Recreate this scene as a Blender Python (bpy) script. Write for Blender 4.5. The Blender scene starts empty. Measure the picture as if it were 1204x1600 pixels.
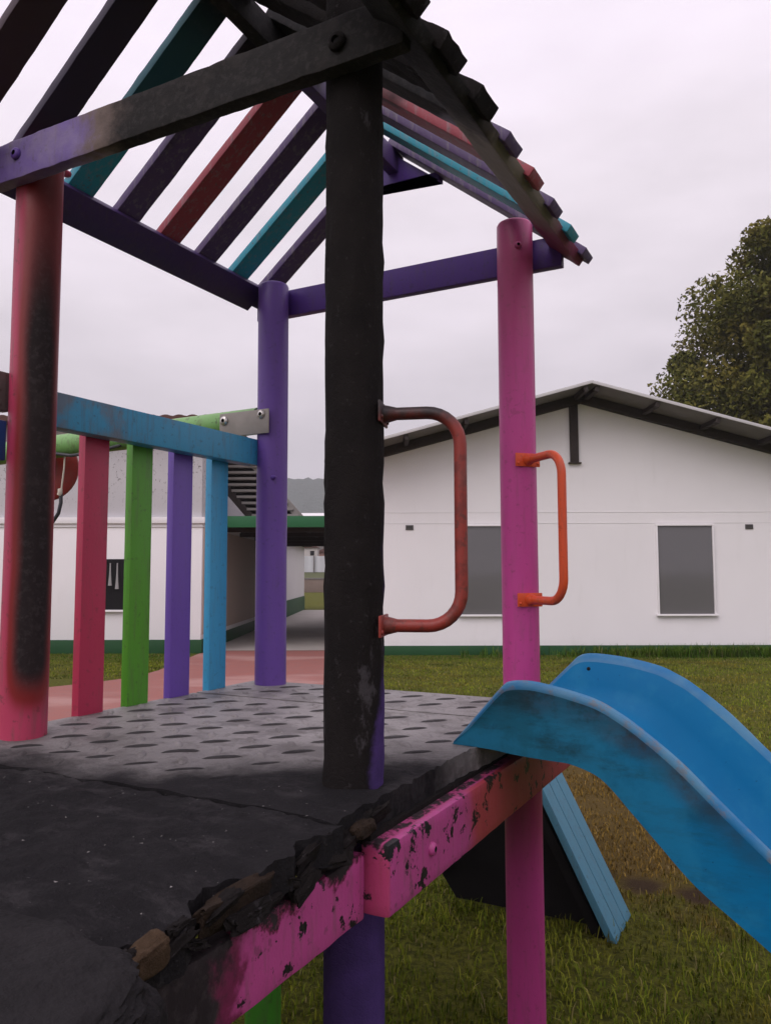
import bpy, bmesh, math, random
import numpy as np
from mathutils import Vector, Matrix, noise as mnoise
random.seed(7); np.random.seed(7)
S = bpy.context.scene
COL = S.collection
HD = 1.10                      # deck height above the lawn
SF = (HD+.4405)/1.3905         # scale of everything standing on the lawn beyond the tower
YAW = -0.48277                 # view heading, from +Y towards +X
# ------------------------------------------------------------------ camera
cy, sy = math.cos(YAW), math.sin(YAW); PITCH = 0.078756; ROLL = -0.0025
fw = Vector((sy*math.cos(PITCH), cy*math.cos(PITCH), math.sin(PITCH)))
rt = Vector((cy, -sy, 0)); up = rt.cross(fw)
r2 = rt*math.cos(ROLL)+up*math.sin(ROLL); u2 = -rt*math.sin(ROLL)+up*math.cos(ROLL)
CAM = Vector((1.378, -2.0536, HD+0.4405))
cd = bpy.data.cameras.new('camera'); cam = bpy.data.objects.new('camera', cd); COL.objects.link(cam)
m = Matrix((r2, u2, -fw)).transposed().to_4x4(); m.translation = CAM; cam.matrix_world = m
cd.sensor_fit = 'VERTICAL'; cd.sensor_height = 36; cd.sensor_width = 27.1; cd.lens = 1225.23/1600*36
cd.clip_start = 0.02; cd.clip_end = 3000
S.camera = cam
# ------------------------------------------------------------------ world, sun, exposure
SUN_AZ = Vector((-0.18, -1.0, 0)).normalized(); SUN_EL = math.radians(42)
w = bpy.data.worlds.new('World'); S.world = w; w.use_nodes = True
nt = w.node_tree; nt.nodes.clear()
def wn(t, **k):
    n = nt.nodes.new(t)
    for a, b in k.items(): setattr(n, a, b)
    return n
L = nt.links.new
out = wn('ShaderNodeOutputWorld'); bg = wn('ShaderNodeBackground'); L(bg.outputs[0], out.inputs[0])
sky = wn('ShaderNodeTexSky', sky_type='NISHITA', sun_disc=False)
sky.sun_elevation = SUN_EL; sky.sun_rotation = math.atan2(SUN_AZ.x, SUN_AZ.y)
tc = wn('ShaderNodeTexCoord')
sep = wn('ShaderNodeSeparateXYZ'); L(tc.outputs['Generated'], sep.inputs[0])
def wm(op, a, b=None, clamp=False):
    n = wn('ShaderNodeMath', operation=op, use_clamp=clamp)
    for i, x in enumerate((a, b)):
        if x is None: continue
        if isinstance(x, (int, float)): n.inputs[i].default_value = x
        else: L(x, n.inputs[i])
    return n.outputs[0]
mp = wn('ShaderNodeMapping'); L(tc.outputs['Generated'], mp.inputs[0]); mp.inputs['Scale'].default_value = (1.0, 1.0, 3.0)
nz = wn('ShaderNodeTexNoise'); L(mp.outputs[0], nz.inputs[0]); nz.inputs['Scale'].default_value = 2.6; nz.inputs['Detail'].default_value = 5; nz.inputs['Roughness'].default_value = .5
nz2 = wn('ShaderNodeTexNoise'); L(mp.outputs[0], nz2.inputs[0]); nz2.inputs['Scale'].default_value = 7.5; nz2.inputs['Detail'].default_value = 4
rp = wn('ShaderNodeValToRGB')
e = rp.color_ramp.elements
e[0].position = 0.0; e[0].color = (.56, .515, .55, 1); e[1].position = .58; e[1].color = (.93, .835, .94, 1)
x = rp.color_ramp.elements.new(.20); x.color = (.66, .60, .65, 1)
x = rp.color_ramp.elements.new(.36); x.color = (.80, .725, .79, 1)
el = wm('ADD', sep.outputs['Z'], wm('MULTIPLY', wm('SUBTRACT', nz.outputs[0], .5), .55))
L(el, rp.inputs[0])
dt = wn('ShaderNodeVectorMath', operation='DOT_PRODUCT'); L(tc.outputs['Generated'], dt.inputs[0])
sd = SUN_AZ*math.cos(SUN_EL)+Vector((0, 0, math.sin(SUN_EL))); dt.inputs[1].default_value = sd
glow = wm('MULTIPLY', wm('POWER', wm('MAXIMUM', dt.outputs['Value'], 0.0), 1.6), .75)
gain = wm('ADD', wm('ADD', glow, 1.20), wm('MULTIPLY', wm('SUBTRACT', nz2.outputs[0], .5), .24))
cl = wn('ShaderNodeVectorMath', operation='SCALE'); L(rp.outputs[0], cl.inputs[0]); L(gain, cl.inputs['Scale'])
sk = wn('ShaderNodeVectorMath', operation='SCALE'); L(sky.outputs[0], sk.inputs[0]); sk.inputs['Scale'].default_value = .1
mx = wn('ShaderNodeMix', data_type='RGBA'); mx.inputs[0].default_value = .95
L(sk.outputs[0], mx.inputs[6]); L(cl.outputs[0], mx.inputs[7]); L(mx.outputs[2], bg.inputs[0]); bg.inputs[1].default_value = 1.0
sl = bpy.data.lights.new('sun', 'SUN'); sl.energy = 1.0; sl.angle = math.radians(35); sl.color = (1, .96, .92)
so = bpy.data.objects.new('sun', sl); COL.objects.link(so); so.rotation_euler = sd.to_track_quat('Z', 'Y').to_euler(); so.location = (0, -4, 6)
S.view_settings.view_transform = 'Standard'; S.view_settings.look = 'None'; S.view_settings.exposure = 0; S.view_settings.gamma = 1
S.render.engine = 'CYCLES'; S.cycles.max_bounces = 6; S.cycles.use_denoising = True

# ------------------------------------------------------------------ material helpers
class Mt:
    def __init__(s, name):
        s.m = bpy.data.materials.new(name); s.m.use_nodes = True; s.t = s.m.node_tree
        s.b = s.t.nodes['Principled BSDF']; s._p = None
    def n(s, t, **k):
        n = s.t.nodes.new(t)
        for a, b in k.items(): setattr(n, a, b)
        return n
    def put(s, sock, x):
        if hasattr(x, 'links') or isinstance(x, bpy.types.NodeSocket): s.t.links.new(x, sock)
        elif isinstance(x, (tuple, list)) and len(x) == 3 and sock.type == 'RGBA': sock.default_value = (*x, 1)
        else: sock.default_value = x
    def pos(s):
        if s._p is None:
            g = s.n('ShaderNodeNewGeometry'); s._p = g.outputs['Position']
            q = s.n('ShaderNodeSeparateXYZ'); s.t.links.new(s._p, q.inputs[0]); s.X, s.Y, s.Z = q.outputs
        return s._p
    def math(s, op, a, b=0.0, c=None, clamp=False):
        n = s.n('ShaderNodeMath', operation=op, use_clamp=clamp); s.put(n.inputs[0], a); s.put(n.inputs[1], b)
        if c is not None: s.put(n.inputs[2], c)
        return n.outputs[0]
    def noise(s, scale, detail=4, rough=.55, vec=None, stretch=None):
        v = vec if vec is not None else s.pos()
        if stretch:
            mpn = s.n('ShaderNodeMapping'); s.t.links.new(v, mpn.inputs[0]); mpn.inputs['Scale'].default_value = stretch; v = mpn.outputs[0]
        n = s.n('ShaderNodeTexNoise'); s.t.links.new(v, n.inputs[0]); n.inputs['Scale'].default_value = scale
        n.inputs['Detail'].default_value = detail; n.inputs['Roughness'].default_value = rough
        return n.outputs[0]
    def step(s, v, lo, hi):           # smooth 0..1 between lo and hi (hi<lo inverts)
        n = s.n('ShaderNodeMapRange', interpolation_type='SMOOTHSTEP'); s.put(n.inputs[0], v)
        if hi < lo:
            n.inputs[1].default_value = hi; n.inputs[2].default_value = lo; n.inputs[3].default_value = 1; n.inputs[4].default_value = 0
        else:
            n.inputs[1].default_value = lo; n.inputs[2].default_value = hi
        return n.outputs[0]
    def mix(s, f, a, b):
        n = s.n('ShaderNodeMix', data_type='RGBA'); s.put(n.inputs[0], f); s.put(n.inputs[6], a); s.put(n.inputs[7], b); return n.outputs[2]
    def bump(s, h, strength=.3, dist=.01):
        n = s.n('ShaderNodeBump'); s.put(n.inputs['Height'], h); n.inputs['Strength'].default_value = strength; n.inputs['Distance'].default_value = dist
        s.t.links.new(n.outputs[0], s.b.inputs['Normal'])
    def fin(s, col, rough=.6, spec=.3):
        s.put(s.b.inputs['Base Color'], col); s.put(s.b.inputs['Roughness'], rough); s.b.inputs['Specular IOR Level'].default_value = spec
        return s.m
def sc(c, k): return tuple(min(1, v*k) for v in c)

CHAR = (.0065, .006, .0065)
def charmask(M, center, radius, soft=.16, amp=.28, nscale=5):
    M.pos()
    d = M.n('ShaderNodeVectorMath', operation='DISTANCE'); M.t.links.new(M._p, d.inputs[0]); d.inputs[1].default_value = center
    v = M.math('ADD', d.outputs['Value'], M.math('MULTIPLY', M.math('SUBTRACT', M.noise(nscale, 5), .5), amp))
    return M.step(v, radius+soft/2, radius-soft/2)
def paint(name, col, rough=.42, wear=.25, char=None, scorch=None, stain=(.10, .075, .06), chips=0.0, under=None, streak=(9, 9, 1.2), spec=.35):
    """weathered gloss paint on timber; char = function(M) -> 0..1 burnt; chips = amount of flaked black spots"""
    M = Mt(name); M.pos()
    c = M.mix(M.noise(2.2, 3), sc(col, .86), sc(col, 1.10))
    c = M.mix(M.math('MULTIPLY', M.step(M.noise(6, 6, .65, stretch=streak), .50, .66), wear), c, stain)
    c = M.mix(M.math('MULTIPLY', M.step(M.noise(48, 3, .6), .60, .68), wear*1.3, clamp=True), c, sc(stain, .45))
    if under: c = under(M, c)
    r = rough
    h = M.noise(160, 3); h2 = M.noise(14, 4, .6, stretch=(1, 1, .35))
    h = M.math('ADD', M.math('MULTIPLY', h, .25), h2)
    if chips:
        k = M.step(M.math('ADD', M.noise(19, 6, .68), M.math('MULTIPLY', M.noise(5, 2), .35)), .835-chips, .855-chips)
        c = M.mix(k, c, (.012, .010, .012)); h = M.math('SUBTRACT', h, M.math('MULTIPLY', k, .6))
    if char is not None:
        f = char(M)
        if scorch: c = M.mix(M.step(f, .02, .40), c, scorch)
        k = M.math('MULTIPLY', M.step(f, .35, .9), .97)
        cc = M.mix(M.step(M.noise(55, 5, .7), .48, .66), CHAR, (.022, .020, .020)); cc = M.mix(M.math('MULTIPLY', M.step(M.noise(9, 6, .72), .50, .66), .6), cc, (.024, .0205, .0195))
        c = M.mix(k, c, cc); r = M.math('ADD', rough, M.math('MULTIPLY', k, .85-rough))
        h = M.math('ADD', h, M.math('MULTIPLY', k, M.noise(38, 6, .7)))
    M.bump(h, .36, .006)
    return M.fin(c, r, spec)
def roofchar(M):
    M.pos(); f = charmask(M, (.20, -.85, HD+1.95), .85)
    return M.math('MULTIPLY', f, M.math('ADD', .42, M.math('MULTIPLY', M.step(M.X, -.22, .06), .58)))

PURPLE = (.10, .042, .27); PINK = (.50, .05, .25); CYAN = (.04, .30, .55); RED = (.36, .035, .06); GREEN = (.06, .27, .025)
# -- burnt timber
def mat_char(name, keep=None, flakes=True):
    M = Mt(name); M.pos()
    c = M.mix(M.noise(9, 5, .65), (.0045, .0040, .0045), (.019, .0155, .0145))
    if flakes:
        c = M.mix(M.step(M.noise(70, 5, .72), .60, .70), c, (.038, .034, .035))
        c = M.mix(M.math('MULTIPLY', M.step(M.noise(11, 6, .75, stretch=(1, 1, .45)), .60, .68), .55), c, (.075, .068, .075))
    if keep: c = keep(M, c)
    v = M.n('ShaderNodeTexVoronoi', feature='DISTANCE_TO_EDGE'); M.t.links.new(M._p, v.inputs[0]); v.inputs['Scale'].default_value = 70
    h = M.math('ADD', M.math('MULTIPLY', M.step(v.outputs['Distance'], 0, .10), .10), M.noise(55, 7, .78))
    M.bump(h, .6, .006)
    return M.fin(c, .85, .10)
m_char = mat_char('charred_timber')
def keepC(M, c):
    # purple paint survives low down on the far right side of the post
    ang = M.math('ADD', M.math('MULTIPLY', M.math('SUBTRACT', M.X, .525), .886/.063), M.math('MULTIPLY', M.math('SUBTRACT', M.Y, -.573), .464/.063))
    z = M.math('SUBTRACT', M.Z, HD)
    lim = M.math('ADD', M.math('ADD', .50, M.math('MULTIPLY', M.step(z, .03, .26), .47)), M.math('MULTIPLY', M.math('SUBTRACT', M.noise(16, 5, .7), .5), .5))
    k = M.step(M.math('SUBTRACT', ang, lim), -.03, .22)
    k = M.math('MULTIPLY', k, M.step(z, .60, .45))
    k2 = M.math('MULTIPLY', M.step(M.math('ADD', ang, M.math('MULTIPLY', M.noise(20, 4), .3)), .86, 1.02), M.math('MULTIPLY', M.step(z, .70, .78), M.step(z, 1.05, .92)))
    k = M.math('MAXIMUM', k, M.step(z, -.03, -.06))
    return M.mix(k, c, M.mix(M.noise(20, 5), (.035, .022, .075), (.085, .045, .19)))
m_postC = mat_char('charred_post', keepC)
# -- post A : pink paint with a burnt stripe facing the fire
def stripeA(M):
    M.pos()
    dx = M.math('SUBTRACT', M.X, -.525); dy = M.math('SUBTRACT', M.Y, -.573)
    ln = M.math('SQRT', M.math('ADD', M.math('MULTIPLY', dx, dx), M.math('MULTIPLY', dy, dy)))
    d = M.math('DIVIDE', M.math('ADD', M.math('MULTIPLY', dx, .935), M.math('MULTIPLY', dy, -.356)), ln)
    z = M.math('SUBTRACT', M.Z, HD)
    fade = M.math('MULTIPLY', M.step(z, .02, .22), M.math('ADD', .62, M.math('MULTIPLY', M.step(z, 1.5, 1.0), .38)))
    d = M.math('ADD', d, M.math('MULTIPLY', M.math('SUBTRACT', M.noise(7, 4, stretch=(1, 1, .25)), .5), .30))
    return M.math('MULTIPLY', M.math('POWER', M.step(d, -.15, 1.05), 2.4), fade)
m_postA = paint('pink_paint_scorched', (.42, .045, .10), .42, .35, stripeA, (.19, .012, .012))
m_purpost = paint('purple_paint_post', (.14, .068, .33), .4, .15)
m_leggreen = paint('green_paint_leg', GREEN, .45, .3)
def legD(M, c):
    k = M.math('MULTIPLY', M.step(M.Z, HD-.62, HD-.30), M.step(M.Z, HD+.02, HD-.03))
    c = M.mix(M.math('MULTIPLY', k, .88), c, (.19, .024, .046))  # shading on the leg under the deck, painted in as dark red
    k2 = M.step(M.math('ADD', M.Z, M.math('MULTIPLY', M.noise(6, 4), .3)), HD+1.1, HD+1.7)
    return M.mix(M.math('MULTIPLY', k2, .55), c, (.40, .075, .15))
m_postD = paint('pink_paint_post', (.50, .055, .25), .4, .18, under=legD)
m_purple = paint('purple_paint', PURPLE, .42, .2)
m_purple_d = paint('dark_purple_paint', (.058, .030, .125), .45, .2)
def acx(M):
    M.pos(); v = M.math('ADD', M.X, M.math('MULTIPLY', M.math('SUBTRACT', M.noise(11, 5, .65), .5), .22)); return M.step(v, -.31, -.02)
def acwear(M, c): return M.mix(M.math('MULTIPLY', M.step(M.noise(4.5, 5, .6), .42, .62), .55), c, (.27, .22, .29))
m_beamAC = paint('scorched_purple_beam', (.15, .095, .30), .5, .3, acx, (.12, .08, .065), under=acwear)
def cdx(M): return charmask(M, (.62, -.80, HD+1.6), .50, .3, .4, 7)
def cdwear(M, c):
    k = M.step(M.math('ADD', M.Y, M.math('MULTIPLY', M.noise(8, 5), .25)), .62, .36)
    return M.mix(k, c, M.mix(M.noise(16, 5, .7, stretch=(6, .6, 6)), (.13, .11, .09), (.30, .26, .22)))
m_beamCD = paint('burnt_bare_beam', (.25, .05, .12), .7, .2, cdx, (.04, .03, .026), under=cdwear)
m_slat = {k: paint('slat_paint_'+k, c, .55, .42, roofchar, sc(c, .30), stain=(.22, .20, .21)) for k, c in dict(purple=(.085, .052, .135), cyan=(.03, .27, .36), red=(.30, .05, .07), plum=(.16, .08, .12)).items()}
def beamchar(M):
    M.pos(); v = M.math('ADD', M.Y, M.math('MULTIPLY', M.math('SUBTRACT', M.noise(10, 5, .65), .5), .18)); a = M.step(v, -1.07, -1.16)
    z = M.math('ADD', M.Z, M.math('MULTIPLY', M.math('SUBTRACT', M.noise(9, 6, .72), .5), .24))
    t = M.math('MULTIPLY', M.step(z, HD-.11, HD-.075), M.step(M.Y, -.62, -.72))
    return M.math('MAXIMUM', a, t)
m_beamL = paint('pink_beam_burnt', (.41, .060, .22), .45, .3, beamchar, (.15, .016, .06), chips=.06)
def cdlow(M, c):
    k = M.step(M.math('ADD', M.Y, M.math('MULTIPLY', M.math('SUBTRACT', M.noise(9, 4), .5), .2)), -.36, -.22)
    c = M.mix(M.math('MULTIPLY', k, .9), c, (.34, .045, .045))
    e = M.step(M.Y, -.703, -.708)
    return M.mix(M.math('MULTIPLY', e, .6), c, (.42, .045, .10))
def cdlowchar(M):
    M.pos(); z = M.math('ADD', M.Z, M.math('MULTIPLY', M.math('SUBTRACT', M.noise(22, 6, .72), .5), .09))
    return M.math('MULTIPLY', M.step(z, HD-.085, HD-.062), M.math('MULTIPLY', M.step(M.X, .672, .655), M.step(M.Y, .1, -.05)))
m_beamR = paint('pink_beam_chipped', (.41, .060, .22), .45, .3, cdlowchar, (.36, .05, .16), chips=.085, under=cdlow)
m_cyan = paint('cyan_paint', (.055, .34, .58), .38, .15)
def railwear(M, c):
    k = M.math('MULTIPLY', M.step(M.math('ADD', M.noise(7, 5, .6), M.math('MULTIPLY', M.Y, -.22)), .50, .68), .75)
    return M.mix(k, c, (.16, .17, .19))
m_rail = paint('cyan_paint_worn', (.05, .31, .52), .4, .3, under=railwear)
m_pink = paint('pink_paint', (.43, .035, .085), .38, .2)
m_green = paint('green_paint', (.085, .30, .025), .4, .25)
m_violet = paint('violet_paint', (.15, .08, .40), .36, .1)
m_greenlog = paint('green_log_paint', (.17, .36, .11), .45, .4)
m_greyplank = paint('grey_weathered_plank', (.14, .125, .115), .6, .4)
m_bluepl = paint('blue_plank', (.03, .10, .32), .5, .3)
def simple(name, c1, c2, scale=8, rough=.5, spec=.4, metal=0, bump=.15, stretch=None):
    M = Mt(name); M.pos(); M.b.inputs['Metallic'].default_value = metal
    c = M.mix(M.noise(scale, 5, .6, stretch=stretch), c1, c2); M.bump(M.noise(scale*6, 4), bump, .004)
    return M.fin(c, rough, spec)
m_plate = simple('weathered_steel_plate', (.20, .185, .165), (.34, .31, .28), 14, .5, .4, .35)
m_bolt = simple('bolt_steel', (.42, .40, .38), (.66, .63, .6), 40, .32, .5, .8)
m_hole = simple('dark_recess', (.006, .006, .006), (.012, .01, .012), 20, .8, .2)
def rust(M, c):
    k = M.step(M.math('ADD', M.Z, M.math('MULTIPLY', M.noise(25, 4), .06)), HD+.77, HD+.83)
    c = M.mix(M.math('MULTIPLY', M.step(M.noise(26, 6, .7), .47, .62), .6), c, (.10, .022, .018))
    return M.mix(k, c, (.022, .014, .014))
m_handC = paint('red_handle_rusty', (.25, .033, .024), .45, .4, under=rust)
m_handD = paint('orange_handle', (.66, .085, .025), .33, .2)
# -- deck
def mat_deck(name, dark=False):
    M = Mt(name); M.pos()
    c = M.mix(M.noise(3.2, 5, .6), (.15, .137, .134), (.36, .335, .33)); c = M.mix(M.math('MULTIPLY', M.step(M.noise(4.5, 6, .7), .47, .60), .55), c, (.065, .055, .052))
    c = M.mix(M.math('MULTIPLY', M.step(M.noise(17, 6, .7), .50, .72), .75), c, (.085, .072, .062))
    c = M.mix(M.math('MULTIPLY', M.step(M.noise(80, 4, .7), .56, .72), .7), c, (.07, .062, .058))
    if dark: c = M.mix(M.math('ADD', .80, M.math('MULTIPLY', M.noise(14, 3), .25), clamp=True), c, (.010, .0075, .008))
    vb = M.math('ADD', -.80, M.math('MULTIPLY', M.step(M.X, .0, .64), .42))
    d = M.math('ADD', M.math('SUBTRACT', M.Y, vb), M.math('MULTIPLY', M.math('SUBTRACT', M.noise(6, 6, .68), .5), .34))
    k = M.math('ADD', M.math('MULTIPLY', M.step(d, .66, .05), .45), M.math('MULTIPLY', M.step(d, .20, -.06), .55))
    edge = M.math('MULTIPLY', M.step(M.X, .600, .642), M.step(M.Y, .02, -.2))
    k = M.math('MAXIMUM', k, M.math('MULTIPLY', edge, M.math('MULTIPLY', M.step(M.noise(24, 5, .7, stretch=(1, 1, .35)), .47, .56), M.math('ADD', .25, M.math('MULTIPLY', M.step(M.Y, -.30, -.55), .75)))))
    cc = M.mix(M.noise(7, 6, .7), (.007, .0066, .0075), (.019, .0175, .019))
    cc = M.mix(M.math('MULTIPLY', M.step(M.noise(120, 3, .7), .62, .72), .6), cc, (.05, .046, .05))
    cc = M.mix(M.math('MULTIPLY', M.step(M.noise(7, 8, .78, stretch=(1, 2.0, 1)), .50, .66), .75), cc, (.034, .031, .033))
    c = M.mix(k, c, cc)
    h = M.math('ADD', M.noise(30, 6, .7), M.math('MULTIPLY', M.noise(140, 3), .5))
    h = M.math('ADD', h, M.math('MULTIPLY', k, M.math('MULTIPLY', M.noise(16, 8, .75), 1.6)))
    M.bump(h, .6, .009)
    m_ = M.fin(c, M.math('ADD', .46, M.math('MULTIPLY', k, .36)), .3); M.put(M.b.inputs['Specular IOR Level'], M.math('SUBTRACT', .42, M.math('MULTIPLY', k, .34))); return m_
m_deck = mat_deck('tread_deck'); m_lug = mat_deck('tread_lug', True)
m_core = simple('exposed_brown_core', (.008, .006, .005), (.036, .022, .014), 40, .85, .15, 0, .8)
m_ash = simple('ash', (.10, .095, .095), (.34, .32, .31), 60, .9, .1)
m_melt = simple('melted_sheet', (.006, .0055, .006), (.026, .0235, .025), 17, .8, .12, 0, 1.0)
# -- slide
M = Mt('blue_moulded_plastic'); M.pos()
c = M.mix(M.noise(3, 4), (.001, .115, .28), (.002, .155, .345))
nrm = M.n('ShaderNodeNewGeometry'); sp = M.n('ShaderNodeSeparateXYZ'); M.t.links.new(nrm.outputs['Normal'], sp.inputs[0])
outer = M.math('MULTIPLY', M.step(sp.outputs[1], -.55, -.85), M.step(M.Y, -.118, -.13))     # outer side of the near wall: sun-bleached and grimy
bl = M.mix(M.noise(5, 5, .6), (.012, .085, .125), (.008, .115, .20))
c = M.mix(M.math('MULTIPLY', outer, M.step(M.X, 1.35, .75)), c, bl)
prof = M.n('ShaderNodeFloatCurve'); cv = prof.mapping.curves[0]
pts = [(0, .06), (.15, .168), (.25, .167), (.37, .138), (.47, .079), (.55, .015), (.63, -.06), (.73, -.157), (.88, -.285), (1.0, -.40)]
xs = [(a, (z+.4)/.6) for a, z in pts]
while len(cv.points) < len(xs): cv.points.new(.5, .5)
for p_, q_ in zip(cv.points, xs): p_.location = q_
prof.mapping.update()
M.t.links.new(M.math('SUBTRACT', M.X, .57), prof.inputs['Value'])
topz = M.math('ADD', M.math('MULTIPLY', prof.outputs[0], .6), HD-.4)
dep = M.math('ADD', M.math('SUBTRACT', topz, M.Z), M.math('MULTIPLY', M.math('SUBTRACT', M.noise(9, 6, .65), .5), .07))
band = M.math('MULTIPLY', M.math('MULTIPLY', M.step(dep, .10, .035), M.step(dep, .0, .02)), M.math('MULTIPLY', M.step(M.X, .66, .80), M.step(M.X, 1.35, 1.1)))
gr = M.math('MULTIPLY', M.math('MULTIPLY', band, outer), M.math('ADD', .55, M.math('MULTIPLY', M.step(M.noise(13, 6, .7), .4, .6), .42)))
c = M.mix(gr, c, M.mix(M.noise(8, 4), (.012, .018, .026), (.07, .058, .055)))
sm = M.math('MULTIPLY', M.math('MULTIPLY', outer, M.step(M.noise(9, 7, .74, stretch=(.42, 1, 1.7)), .42, .62)), M.step(M.X, 1.5, .85))
c = M.mix(M.math('MULTIPLY', sm, .8), c, (.010, .040, .055))
c = M.mix(M.math('MULTIPLY', M.step(M.noise(60, 3, .6), .70, .76), .6), c, (.004, .03, .09))
c = M.mix(M.math('MULTIPLY', M.step(M.noise(5, 6, .7), .48, .62), .30), c, (.02, .20, .36))
M.bump(M.math('ADD', M.noise(7, 4), M.math('MULTIPLY', M.noise(120, 3), .12)), .10, .01)
m_slide = M.fin(c, M.math('ADD', .36, M.math('MULTIPLY', M.noise(6, 4), .25)), .14)
M = Mt('slide_rim'); M.pos()
c = M.mix(M.step(M.noise(5, 5, .6), .36, .66), (.006, .135, .32), (.065, .20, .32))
c = M.mix(M.math('MULTIPLY', M.math('MULTIPLY', M.step(M.noise(17, 6, .7), .50, .62), .65), M.step(M.Y, .1, -.05)), c, (.14, .13, .13))
M.bump(M.noise(60, 4), .2, .004); m_rim = M.fin(c, .5, .4)

# campus frame: X to the right, Y ahead of the viewer, both horizontal
RH = Vector((cy, -sy, 0)); FH = Vector((sy, cy, 0)); CR = -YAW
# ------------------------------------------------------------------ mesh helpers
def link(o, parent=None):
    COL.objects.link(o)
    if parent is not None: o.parent = parent
    return o
def empty(name, loc, rz=0.0):
    o = bpy.data.objects.new(name, None); o.location = loc; o.rotation_euler = (0, 0, rz); o.empty_display_size = .1; o.scale = (SF,)*3 if rz == CR else (1, 1, 1); COL.objects.link(o); return o
def tag(o, label=None, cat=None, group=None, kind=None):
    for k, v in (('label', label), ('category', cat), ('group', group), ('kind', kind)):
        if v: o[k] = v
    return o
def fin(name, bm, mat, parent=None, loc=(0, 0, 0), smooth=35, rot=None):
    me = bpy.data.meshes.new(name); bmesh.ops.recalc_face_normals(bm, faces=bm.faces[:]); bm.to_mesh(me); bm.free()
    for mm in (mat if isinstance(mat, (list, tuple)) else [mat]): me.materials.append(mm)
    if smooth:
        me.polygons.foreach_set('use_smooth', [True]*len(me.polygons)); me.set_sharp_from_angle(angle=math.radians(smooth))
    o = bpy.data.objects.new(name, me); o.location = loc
    if rot is not None: o.rotation_euler = rot
    return link(o, parent)
def raw(name, v, f, mat, parent=None, loc=(0, 0, 0), smooth=None, mi=None):
    me = bpy.data.meshes.new(name); me.from_pydata(v, [], f)
    for mm in (mat if isinstance(mat, (list, tuple)) else [mat]): me.materials.append(mm)
    if mi is not None: me.polygons.foreach_set('material_index', mi)
    if smooth: me.polygons.foreach_set('use_smooth', [True]*len(me.polygons)); me.set_sharp_from_angle(angle=math.radians(smooth))
    o = bpy.data.objects.new(name, me); o.location = loc
    return link(o, parent)
def rough_bm(bm, amp, freq, seed=0.0):
    for v in bm.verts:
        p = v.co*freq+Vector((seed, seed*1.7, -seed))
        n = Vector((mnoise.noise(p), mnoise.noise(p+Vector((31, 7, 3))), mnoise.noise(p+Vector((5, 57, 11)))))
        v.co += n*amp+n*amp*.5*mnoise.noise(p*3.1)
def box_bm(c, size, bevel=.004, M4=None, seg=2):
    bm = bmesh.new(); bmesh.ops.create_cube(bm, size=1.0)
    for v in bm.verts: v.co = Vector((v.co.x*size[0], v.co.y*size[1], v.co.z*size[2]))
    if bevel: bmesh.ops.bevel(bm, geom=bm.edges[:], offset=bevel, segments=seg, affect='EDGES', profile=.6)
    if M4 is not None: bm.transform(M4)
    bmesh.ops.translate(bm, verts=bm.verts, vec=c); return bm
def cut(bm, n, axis=None):
    for _ in range(n):
        es = [e for e in bm.edges if e.calc_length() > .028]
        if not es: break
        bmesh.ops.subdivide_edges(bm, edges=es, cuts=1, use_grid_fill=True)
    bmesh.ops.triangulate(bm, faces=bm.faces[:])
def box(name, c, size, mat, parent=None, bevel=.004, rot=None, rough=0, seed=0, cuts=4):
    bm = box_bm((0, 0, 0), size, bevel)
    if rough: cut(bm, cuts); rough_bm(bm, rough, 28, seed)
    return fin(name, bm, mat, parent, c, 35 if not rough else 50, rot)
def bar(name, p0, p1, wv, w_, t_, mat, parent=None, bevel=.004, rough=0, seed=0, cuts=5):
    """plank from p0 to p1 (centre line); wv = width direction"""
    p0, p1, wv = Vector(p0), Vector(p1), Vector(wv); d = (p1-p0); l = d.length; d.normalize()
    wv = (wv-d*wv.dot(d)).normalized(); tv = d.cross(wv)
    M4 = Matrix((d, wv, tv)).transposed().to_4x4()
    bm = box_bm((0, 0, 0), (l, w_, t_), bevel, M4)
    if rough: cut(bm, cuts); rough_bm(bm, rough, 26, seed)
    return fin(name, bm, mat, parent, (p0+p1)/2, 35 if not rough else 50)
def tube_pts(pts, r, n=14, caps=True):
    pts = [Vector(p) for p in pts]; rs = r if isinstance(r, (list, tuple)) else [r]*len(pts)
    V, F = [], []; prev = None
    for i, p in enumerate(pts):
        d = (pts[min(i+1, len(pts)-1)]-pts[max(i-1, 0)]).normalized()
        a = prev if prev is not None else (Vector((0, 0, 1)) if abs(d.z) < .9 else Vector((1, 0, 0)))
        a = (a-d*a.dot(d)).normalized(); b = d.cross(a); prev = a
        for k in range(n):
            t = 2*math.pi*k/n; V.append(p+(a*math.cos(t)+b*math.sin(t))*rs[i])
    for i in range(len(pts)-1):
        for k in range(n):
            F.append((i*n+k, i*n+(k+1) % n, (i+1)*n+(k+1) % n, (i+1)*n+k))
    if caps: F.append(tuple(range(n-1, -1, -1))); F.append(tuple(range((len(pts)-1)*n, len(pts)*n)))
    return V, F
def tube(name, pts, r, mat, parent=None, n=14, loc=(0, 0, 0)):
    V, F = tube_pts(pts, r, n); return raw(name, [v-Vector(loc) for v in V], F, mat, parent, loc, 40)
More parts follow.
